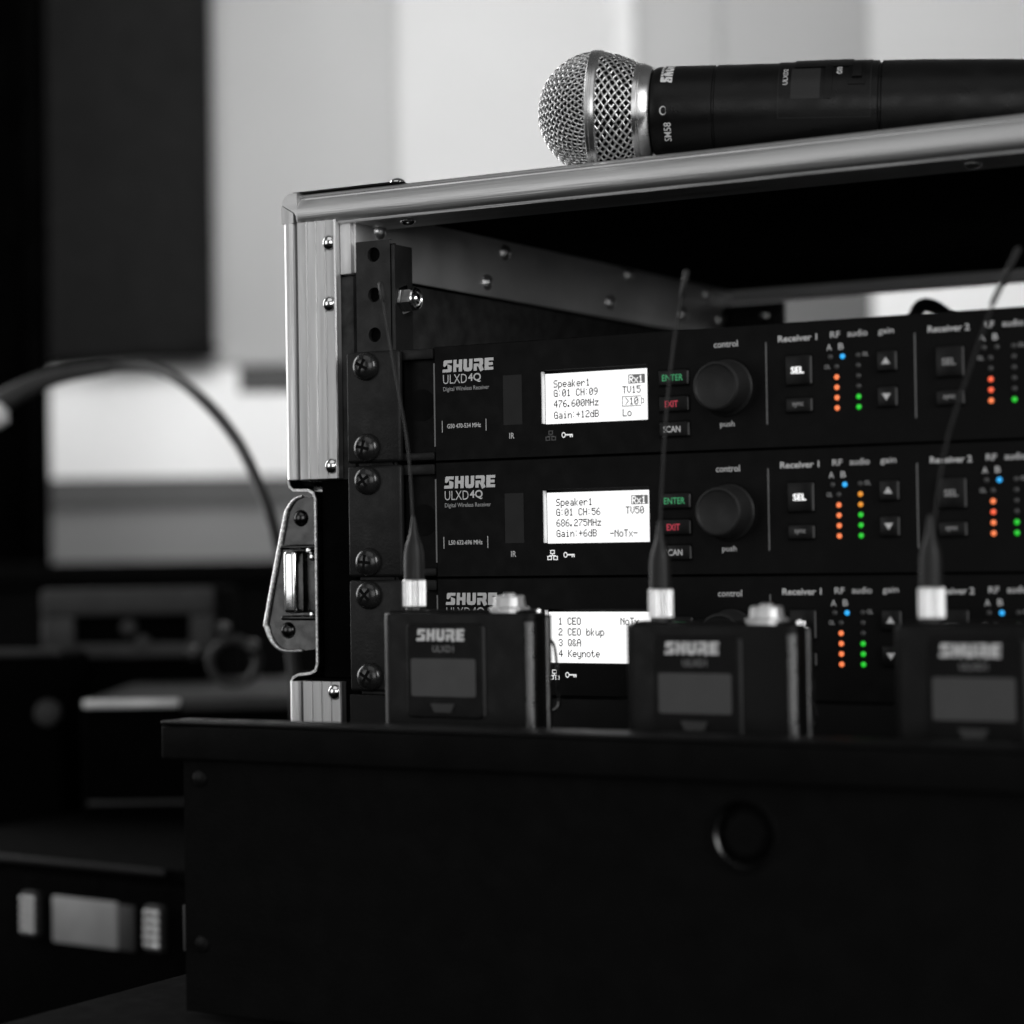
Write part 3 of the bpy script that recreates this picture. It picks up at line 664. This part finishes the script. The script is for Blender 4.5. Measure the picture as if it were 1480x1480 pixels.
# print wrapped round the handle; angle measured from the side that faces the camera, upwards
PH0 = -math.pi/2 + math.radians(-6)
def wrap(off=0.05):
    def fn(s, t_):          # s mm round the handle (upwards), t_ mm towards the grille
        x = -t_; r = hr(x)+off; a = s/16.8
        return (x, -r*math.cos(a), r*math.sin(a))
    return fn
bm = wordmark(B(), 8.4, 24.4, -29.4, -25.0, 0, wrap())
ink('brand_lettering', bm, 'print', mic)
bm = text(B(), 'SM58', -10.8, -28.0, 7.6, 2.7, 0, 0.0, wrap())
for k in range(20):     # heart-shaped pickup pattern mark
    def card(a, r): return (-2.6+r*(1-.75*math.sin(a))*math.cos(a)*1.15, -26.3-(r*(1-.75*math.sin(a))*math.sin(a))*.95-.9)
    a, b = 2*PI*k/20, 2*PI*(k+1)/20
    flat(bm, [card(a, .95), card(a, 1.22), card(b, 1.22), card(b, .95)], 0, wrap())
ink('model_lettering', bm, 'print', mic)
def wrap_panel(x0, x1, s0, s1, off, nx=8, ns=14):
    bm = B(); fn = wrap(off); gx = [x0+(x1-x0)*i/nx for i in range(nx+1)]; gs = [s0+(s1-s0)*j/ns for j in range(ns+1)]
    V = [[bm.verts.new(fn(s, -x)) for s in gs] for x in gx]
    for i in range(nx):
        for j in range(ns): bm.faces.new((V[i][j], V[i+1][j], V[i+1][j+1], V[i][j+1]))
    # rim down to the handle
    fn2 = wrap(-.1); E_ = [(i, 0) for i in range(nx+1)]+[(nx, j) for j in range(1, ns+1)]+[(i, ns) for i in range(nx-1, -1, -1)]+[(0, j) for j in range(ns-1, 0, -1)]
    W = [bm.verts.new(fn2(gs[j], -gx[i])) for i, j in E_]
    for k in range(len(E_)):
        l = (k+1) % len(E_); a = V[E_[k][0]][E_[k][1]]; b = V[E_[l][0]][E_[l][1]]
        bm.faces.new((a, b, W[l], W[k]))
    return bm
cp = link('control_panel', wrap_panel(68.5, 101.5, -5.8, 23.5, .28), 'mic_body', mic, angle=40)
for a in ((68.2, 68.6, -6, 23.5), (101.4, 101.8, -6, 23.5), (68.2, 101.8, -6.3, -5.9)): link('panel_edge', wrap_panel(*a,   .34, 6, 14), 'rubber', cp, angle=40)
link('display', wrap_panel(73, 83.5, .6, 13.5, .42), 'mic_window', cp, angle=40)
link('display_hood', wrap_panel(74, 95, 14.2, 21.5, .75), 'mic_body', cp, angle=40)
link('menu_button', wrap_panel(85, 87.8, .5, 17, .7), 'button', cp, angle=40)
sw = link('power_switch', wrap_panel(93.5, 99.5, 5.5, 17, .6), 'button', cp, angle=40)
link('switch_slider', wrap_panel(95, 98.4, 8, 14.5, 1.6), 'mic_body', sw, angle=40)
bm = text(B(), 'ULXD2', 9.8, -70.9, 7.6, 1.7, 0, 0.0, wrap(.33)); text(bm, 'on', 11.8, -90.3, 3.6, 2.0, 0, 0.0, wrap(.5))
ink('panel_lettering', bm, 'print', cp)

# ================================================================== bodypack transmitters
def make_pack(label, x0, y0, zt, wire_pts, tip):
    t = thing('bodypack_transmitter', label, 'bodypack', (x0, y0, zt-86), 0, 'bodypack transmitters standing in the black box')
    H = 86
    bm = prism(B(), [(0, 8.6)]+[(5-5*math.cos(math.radians(a)), 5-5*math.sin(math.radians(a))) for a in range(0, 91, 15)]+[(57.9+3.4*math.sin(math.radians(a)), 3.4-3.4*math.cos(math.radians(a))) for a in range(0, 91, 10)]+[(61.3, 8.6)], 0, H, 'xy')
    body = link('body', bm, 'pack_metal', t, angle=30)
    bv = body.modifiers.new('soft_edge', 'BEVEL'); bv.width = 0.0008; bv.segments = 3; bv.limit_method = 'ANGLE'; bv.angle_limit = 0.9
    bk = link('back_shell', prism(B(), rrect(.5, 61.6, 9.9, 13.6, 1.5, 6), 1, H-1.0, 'xy'), 'pack', t, angle=30)
    link('shell_seam', box(B(), 1.6, 60.0, 8.5, 10.0, 1, H-.8), 'black_hole', t)
    link('highlight_rail', cyl(B(), (59.5, 1.5, 3), (59.5, 1.5, H-2.5), 1.9, 20, .6), 'highlight_metal', body)  # rods added to give the right edges their bright highlights
    link('highlight_rail', cyl(B(), (60.9, 10.6, 1.5), (60.9, 10.6, H-1.5), .95, 16, .4), 'highlight_metal', bk)
    link('battery_hump', prism(B(), rrect(6, 54, 13.5, 21.5, 3, 6), 2, H-8, 'xy'), 'pack', t, angle=30)
    link('top_plate', box(B(), 3, 58.5, 2.2, 11.5, H, H+.9, .4), 'pack', t)
    # front bezel, display, lettering
    bz = link('front_bezel', prism(B(), rrect(11.6, 42.0, H-36, H-3.6, 1.6), -.9, .3), 'pack', t, angle=30)
    bvz = bz.modifiers.new('soft_edge', 'BEVEL'); bvz.width = 0.0006; bvz.segments = 2; bvz.limit_method = 'ANGLE'; bvz.angle_limit = 0.9
    link('bezel_edge', box(B(), 42.05, 42.9, -.8, .2, H-35, H-4.6, .25), 'gear_grey', bz)
    link('display', prism(B(), rrect(13.6, 39.4, H-28.6, H-15.6, .9), -1.1, -.5), 'pack_window', t, angle=30)
    link('battery_door_latch', prism(B(), [(21.5, H-31), (31, H-31), (29.6, H-34), (23, H-34)], -1.5, -.5), 'gear_grey', t, angle=20)
    ink('brand_lettering', wordmark(B(), 16.0, 35.4, H-9.6, H-5.5, -.98), 'print', t)
    ink('model_lettering', text(B(), 'ULXD1', 26.6, H-12.3, 8.6, 2.2, -.98, 0.01), 'line', t)
    # antenna
    ax_, ay = (10.6 if zt > -102 else 11.2), 6.6
    wire_pts = [(p[0]-1.6, 6.6, H+p[1]) for p in wire_pts]
    an = link('antenna', sweep(B(), smooth_path([(ax_, ay, H+20)]+wire_pts, 8), .48, 8), 'rubber', t)
    bm = lathe(B(), (ax_, ay, H), (0, 0, 1), [(1.6, 3.0), (2.2, 3.95), (11.0, 3.95), (11.6, 3.4), (11.6, 0)], 48)
    for i, v in enumerate(bm.verts):
        r = math.hypot(v.co.x-ax_, v.co.y-ay)
        if r > 3.8:
            a = math.atan2(v.co.y-ay, v.co.x-ax_); k = 1+0.05*(1 if int(round(a/(2*PI)*48)) % 2 else -1); v.co.x = ax_+(v.co.x-ax_)*k; v.co.y = ay+(v.co.y-ay)*k
    link('antenna_ferrule', bm, 'silver', an, angle=30)
    link('antenna_socket', lathe(B(), (ax_, ay, H), (0, 0, 1), [(0, 4.2), (.5, 4.2), (.6, 3.2), (1.8, 3.2)], 32), 'chrome_dark', an)
    link('antenna_sleeve', lathe(B(), (ax_, ay, H), (0, 0, 1), [(11.5, 3.6), (16, 3.6), (20.5, 3.45), (23, 3.0), (25, 2.3), (27.5, 1.5), (31, 1.0), (33.5, .55)], 32), 'rubber', an, angle=50)
    a_, b_ = Vector(wire_pts[-2]), Vector(wire_pts[-1]); d = (b_-a_).normalized()
    link('antenna_tip', lathe(B(), b_-d*tip, d, [(0, .6), (.4, .85), (tip-.6, 1.0), (tip, .7), (tip+.3, 0)], 14), 'rubber', an, angle=50)
    # input connector
    cn = link('connector', lathe(B(), (48.6, 6.8, H), (0, 0, 1), [(0, 7.0), (1.4, 7.0), (1.8, 6.6), (2.0, 5.6), (3.6, 5.4), (5.2, 5.2), (5.7, 4.7), (5.7, 3.9), (3.0, 3.8), (3.0, 0)], 12), 'alu_ribbed', t, angle=20)
    link('connector_core', lathe(B(), (48.6, 6.8, H), (0, 0, 1), [(3, 2.4), (6.0, 2.4), (6.6, 1.6), (6.7, 0)], 14), 'silver', cn)
    # wire belt clip on the back
    cl = smooth_path([(52, 21.4, 77), (55, 23.5, 76), (56.2, 24.8, 72), (56.8, 25.0, 60), (56.0, 25, 52), (40, 26, 49), (12, 26, 50), (8, 25, 60), (8, 21.4, 72)], 6)
    link('belt_clip', sweep(B(), cl, .5, 8), 'chrome_dark', t)
    link('corner_screw', lathe(B(), (58.2, 9.5, H), (0, 0, 1), [(0, 1.3), (.9, 1.2), (1.1, 0)], 14), 'chrome', t)
    return t
H0 = 86
PY = -77.0
make_pack('leftmost bodypack with a thin antenna crossing the rack rail', 63.2, PY, -99.9,
    [(12.0, 31.3), (10.4, 56.7), (6.5, 78.7), (3.3, 95.9), (-0.1, 116.1)], 7)
make_pack('middle bodypack between two others, its antenna crossing the EXIT buttons', 158.0, PY, -103.6,
    [(12.9, 29.7), (14.9, 56.9), (17.0, 77.2), (20.2, 97.3), (24.2, 115.1)], 9)
make_pack('rightmost bodypack, most blurred, antenna leaning right across the receivers', 250.4, PY, -103.6,
    [(14.3, 32.4), (18.0, 53.5), (24.2, 72.2), (30.6, 88.7), (35.2, 100.0), (42.3, 113.5)], 19)

# ================================================================== black box in front
BX0, BX1, BYF, BZT = 4.6, 440.0, -112.5, -136.2
bx = thing('black_box', 'large black box in the foreground with the three bodypacks standing in its slots', 'box', (BX0, BYF, ZB-14.8))
ox, oy, oz = BX0, BYF, ZB-14.8
def L(bm): 
    for v in bm.verts: v.co -= Vector((ox, oy, oz))
    return bm
hole = (216.3, -165.4, 10.2)
bm = hole_plate(B(), 190, 243, ZB-14.6, -149.9, [hole], BYF, 5, 32)
q(bm, (BX0, BYF, ZB-14.6), (190, BYF, ZB-14.6), (190, BYF, -149.9), (BX0, BYF, -149.9)); q(bm, (243, BYF, ZB-14.6), (BX1, BYF, ZB-14.6), (BX1, BYF, -149.9), (243, BYF, -149.9))
ZW = -150.2      # side and rear walls stop below the front rim; the packs stand on the tray floor
q(bm, (BX0, BYF+5, ZB-14.6), (BX0, BYF+5, -149.9), (BX1, BYF+5, -149.9), (BX1, BYF+5, ZB-14.6))
link('box_front', L(bm), 'box_black', bx, smooth=False)
link('box_side', L(box(B(), BX0, BX0+5, BYF+5.2, -44, ZB-14.6, ZW, .4)), 'box_black', bx)
link('box_side', L(box(B(), BX1-5, BX1, BYF+5.2, -44, ZB-14.6, ZW, .4)), 'box_black', bx)
link('box_back', L(box(B(), BX0+5.1, BX1-5.1, -49, -44, ZB-14.6, ZW, .4)), 'box_black', bx)
link('tray_floor', L(box(B(), BX0+5.1, BX1-5.1, BYF+5.2, -49.2, -192, -190.4)), 'box_black', bx)
link('box_rim', L(box(B(), BX0-7.4, BX1+5, BYF-3.0, BYF+12, BZT-13.4, BZT-1.6, 1.0, 3)), 'box_black', bx)
link('rim_strip', L(box(B(), BX0-7.4, BX1+5, BYF-3.2, BYF+12, BZT-1.5, BZT, .6, 3)), 'box_top', bx)
link('hole_highlight_ring', L(lathe(B(), (hole[0], BYF, hole[1]), (0, -1, 0), [(-.9, hole[2]-.4), (-1.2, hole[2]-.7), (-4.2, hole[2]-1.3)], 40)), 'highlight_metal', bx)  # metal lining added so the inside of the hole shows a highlight
pg = link('hole_plug', L(lathe(B(), (hole[0], BYF, hole[1]), (0, -1, 0), [(-5, hole[2]-.1), (-3.8, hole[2]-1.3), (-2.8, 8.0), (-1.2, 6.9), (-.6, 6.2), (-.5, 0)], 10)), 'box_black', bx, angle=15)
link('plug_ring', L(lathe(B(), (hole[0], BYF, hole[1]), (0, -1, 0), [(-.1, hole[2]+1.3), (.7, hole[2]+.9), (.8, hole[2]+.3), (-1.5, hole[2]-.3)], 40)), 'box_black', pg)
for xx in (12, 425):
    for zz in (-156, -213): link('box_screw', L(lathe(B(), (xx, BYF, zz), (0, -1, 0), [(0, 3.0), (.8, 2.8), (1.3, 1.6), (1.4, 0)], 16)), 'box_top', bx)
link('corner_trim', L(box(B(), BX0-.9, BX0-.1, BYF-.4, BYF+6, -216, -200, .3)), 'gear_grey', bx)

# ================================================================== blurred gear on the left
def R(bm): return bm
# near device with label plate and two silver knobs
g = thing('equipment_case', 'dark equipment case low at the left with a pale label plate and two silver catches', 'equipment case', room(-236, 1240, TZ), YAW-0.62)
link('case_body', box(B(), -150, 190, 0, 180, 5, 97, 5, 3), 'gear_black', g)
link('case_lid', prism(B(), [(0, 97.5), (0, 104), (180, 111), (180, 97.5)], -152, 192, 'yz'), 'gear_black', g)
link('lid_edge_trim', box(B(), -152, 60, -2, -.1, 100.5, 104, .8), 'rubber', g)
link('label_plate', box(B(), -27, 24, -2, 1, 58, 84, 1.5), 'gear_light', g)
link('label_plate', box(B(), 24.6, 37, -2, 1, 58, 83, 1.5), 'gear_grey', g)
for x in (-42.0, 54.0):
    c = link('catch', box(B(), x-6.5, x+6.5, -5, 1, 60, 85, 2, 3), 'gear_grey', g)
    for k in range(5): link('catch_rib', box(B(), x-5.6, x+5.6, -6.4, -5.1, 62.4+k*4.3, 65.4+k*4.3, .5), 'silver', c)
for x in (-130, 170):
    for y in (20, 150): link('foot', lathe(B(), (x, y, 0.3), (0, 0, 1), [(0, 0), (0, 8), (5, 7), (5, 0)], 14), 'rubber', g)
# trimmed case behind it
g = thing('trimmed_case', 'black case with a bright metal top edge behind the open latch', 'case', room(-270, 1400, -290), YAW)
link('case_body', box(B(), 0, 330, 3, 260, -59.8, 118, 3), 'gear_black', g)
link('case_top', box(B(), 0, 330, 4, 258, 118.4, 122, 1), 'gear_grey', g)
link('front_edge_trim', box(B(), 2, 62, -1.5, 2.6, 117.5, 122.6, 1.2), 'alu_dull', g)
link('front_edge_trim', box(B(), 62.4, 330, -1.0, 2.6, 115.5, 122.8, 1.2), 'gear_grey', g)
link('lower_trim', box(B(), 4, 90, -1.5, 2.6, 57.5, 60, 1), 'gear_grey', g)
# grey framed unit
g = thing('framed_unit', 'grey framed unit with a dark recessed window standing behind the trimmed case', 'audio unit', room(-274, 1600, -290), YAW)
link('unit_body', box(B(), -61, 61, 8, 150, -59.8, 188, 4, 3), 'gear_black', g)
fr = B(); 
box(fr, -61, 61, 0, 7.8, 170, 189, 2.5); box(fr, -61, -38, 0, 7.8, 140, 169.8, 2); box(fr, 44, 61, 0, 7.8, 140, 169.8, 2); box(fr, -37.8, 43.8, 2, 7.8, 140, 150, 1)
link('front_frame', fr, 'gear_grey', g)
for x in (-2, 8): link('dial', lathe(B(), (x-8+2*abs(x-8), 6, 150 if x < 0 else 161), (0, -1, 0), [(0, 6), (5, 5.5), (6, 4), (6, 0)], 16), 'gear_grey', g)
# edge of another unit at the very left
g = thing('side_unit', 'black unit with a grey top edge cut by the left border', 'audio unit', room(-330, 1450, -290), YAW)
link('unit_body', box(B(), -60, 38, 0, 100, -59.8, 148, 3), 'gear_black', g)
link('top_edge', box(B(), -60, 38, -2, 6, 148.4, 153, 1.5), 'gear_grey', g)
link('dial', lathe(B(), (30, 0, 112), (0, -1, 0), [(0, 9), (6, 8), (7, 6), (7, 0)], 20), 'gear_grey', g)
# coiled lead
g = thing('coiled_lead', 'small coiled black lead with shiny plugs lying on the trimmed case', 'cable', room(-177, 1420, -168), YAW)
co = []
for i in range(90):
    a = i/90*2*PI*3; co.append((15*math.cos(a)+random.uniform(-.5, .5), 4+i*.06, 22+14*math.sin(a)))
link('lead', sweep(B(), co, 2.6, 8), 'gear_grey', g)
for x, z in ((-4, 41), (-24, 27), (14, 30)): link('plug', lathe(B(), (x, -4, z), (0, -1, .3), [(0, 0), (0, 3.6), (9, 4.4), (12, 3), (12.5, 0)], 16), 'chrome_dark', g)
# arching cable
path = [room(-300, 1160, -20), room(-261, 1150, 1), room(-234, 1150, 13), room(-204, 1150, 18), room(-176, 1130, 14.5), room(-151, 1100, -2), room(-132, 1080, -23), room(-119, 1060, -46), room(-111, 1050, -67), room(-105, 1045, -100), room(-100, 1045, -170), room(-90, 1050, TZ+6), room(-60, 1080, TZ+4)]
path = [tuple(Vector((CAM[0], CAM[1], CAM[2]))+(Vector(p)-Vector((CAM[0], CAM[1], CAM[2])))*1.2) for p in path[:10]] + [room(-118, 1250, -200), room(-105, 1255, TZ+8), room(-60, 1290, TZ+4)]
base = Vector(path[-1])
g = thing('arching_cable', 'thick grey cable arching up from the left and dropping behind the open latch', 'cable', path[-1])
sp = smooth_path([Vector(p)-base for p in path], 10); N_ = len(sp)
link('cable', sweep(B(), sp, [3.4]*N_, 12), 'grey_cable', g, angle=60)
sl_ = smooth_path([Vector(p)-base for p in path[:4]], 10)
link('strain_relief', sweep(B(), sl_, [8.6-4.9*(i/(len(sl_)-1)) for i in range(len(sl_))], 14), 'gear_grey', g, angle=60)
a, b = Vector(room(-320, 1360, 4))-base, Vector(room(-302, 1360, 11))-base
link('plug_ring', lathe(B(), a, b-a, [(0, 0), (0, 7.5), (8, 8.4), (15, 6.8), (18, 0)], 18), 'painted_glow', g)  # glint of the plug put into its white colour
# a black lead lying on the top receiver, at the back of the case
p = smooth_path([(126, 292, 1), (127.5, 291, 26), (131, 290, 34), (137, 288, 34), (145, 284, 29.5), (156, 278, 20), (166, 270, 2)], 8)
cb = link('antenna_lead', sweep(B(), p, 3.4, 10), 'rubber'); tag(cb, 'short black lead arching behind the top receiver, under the open lid', 'cable')
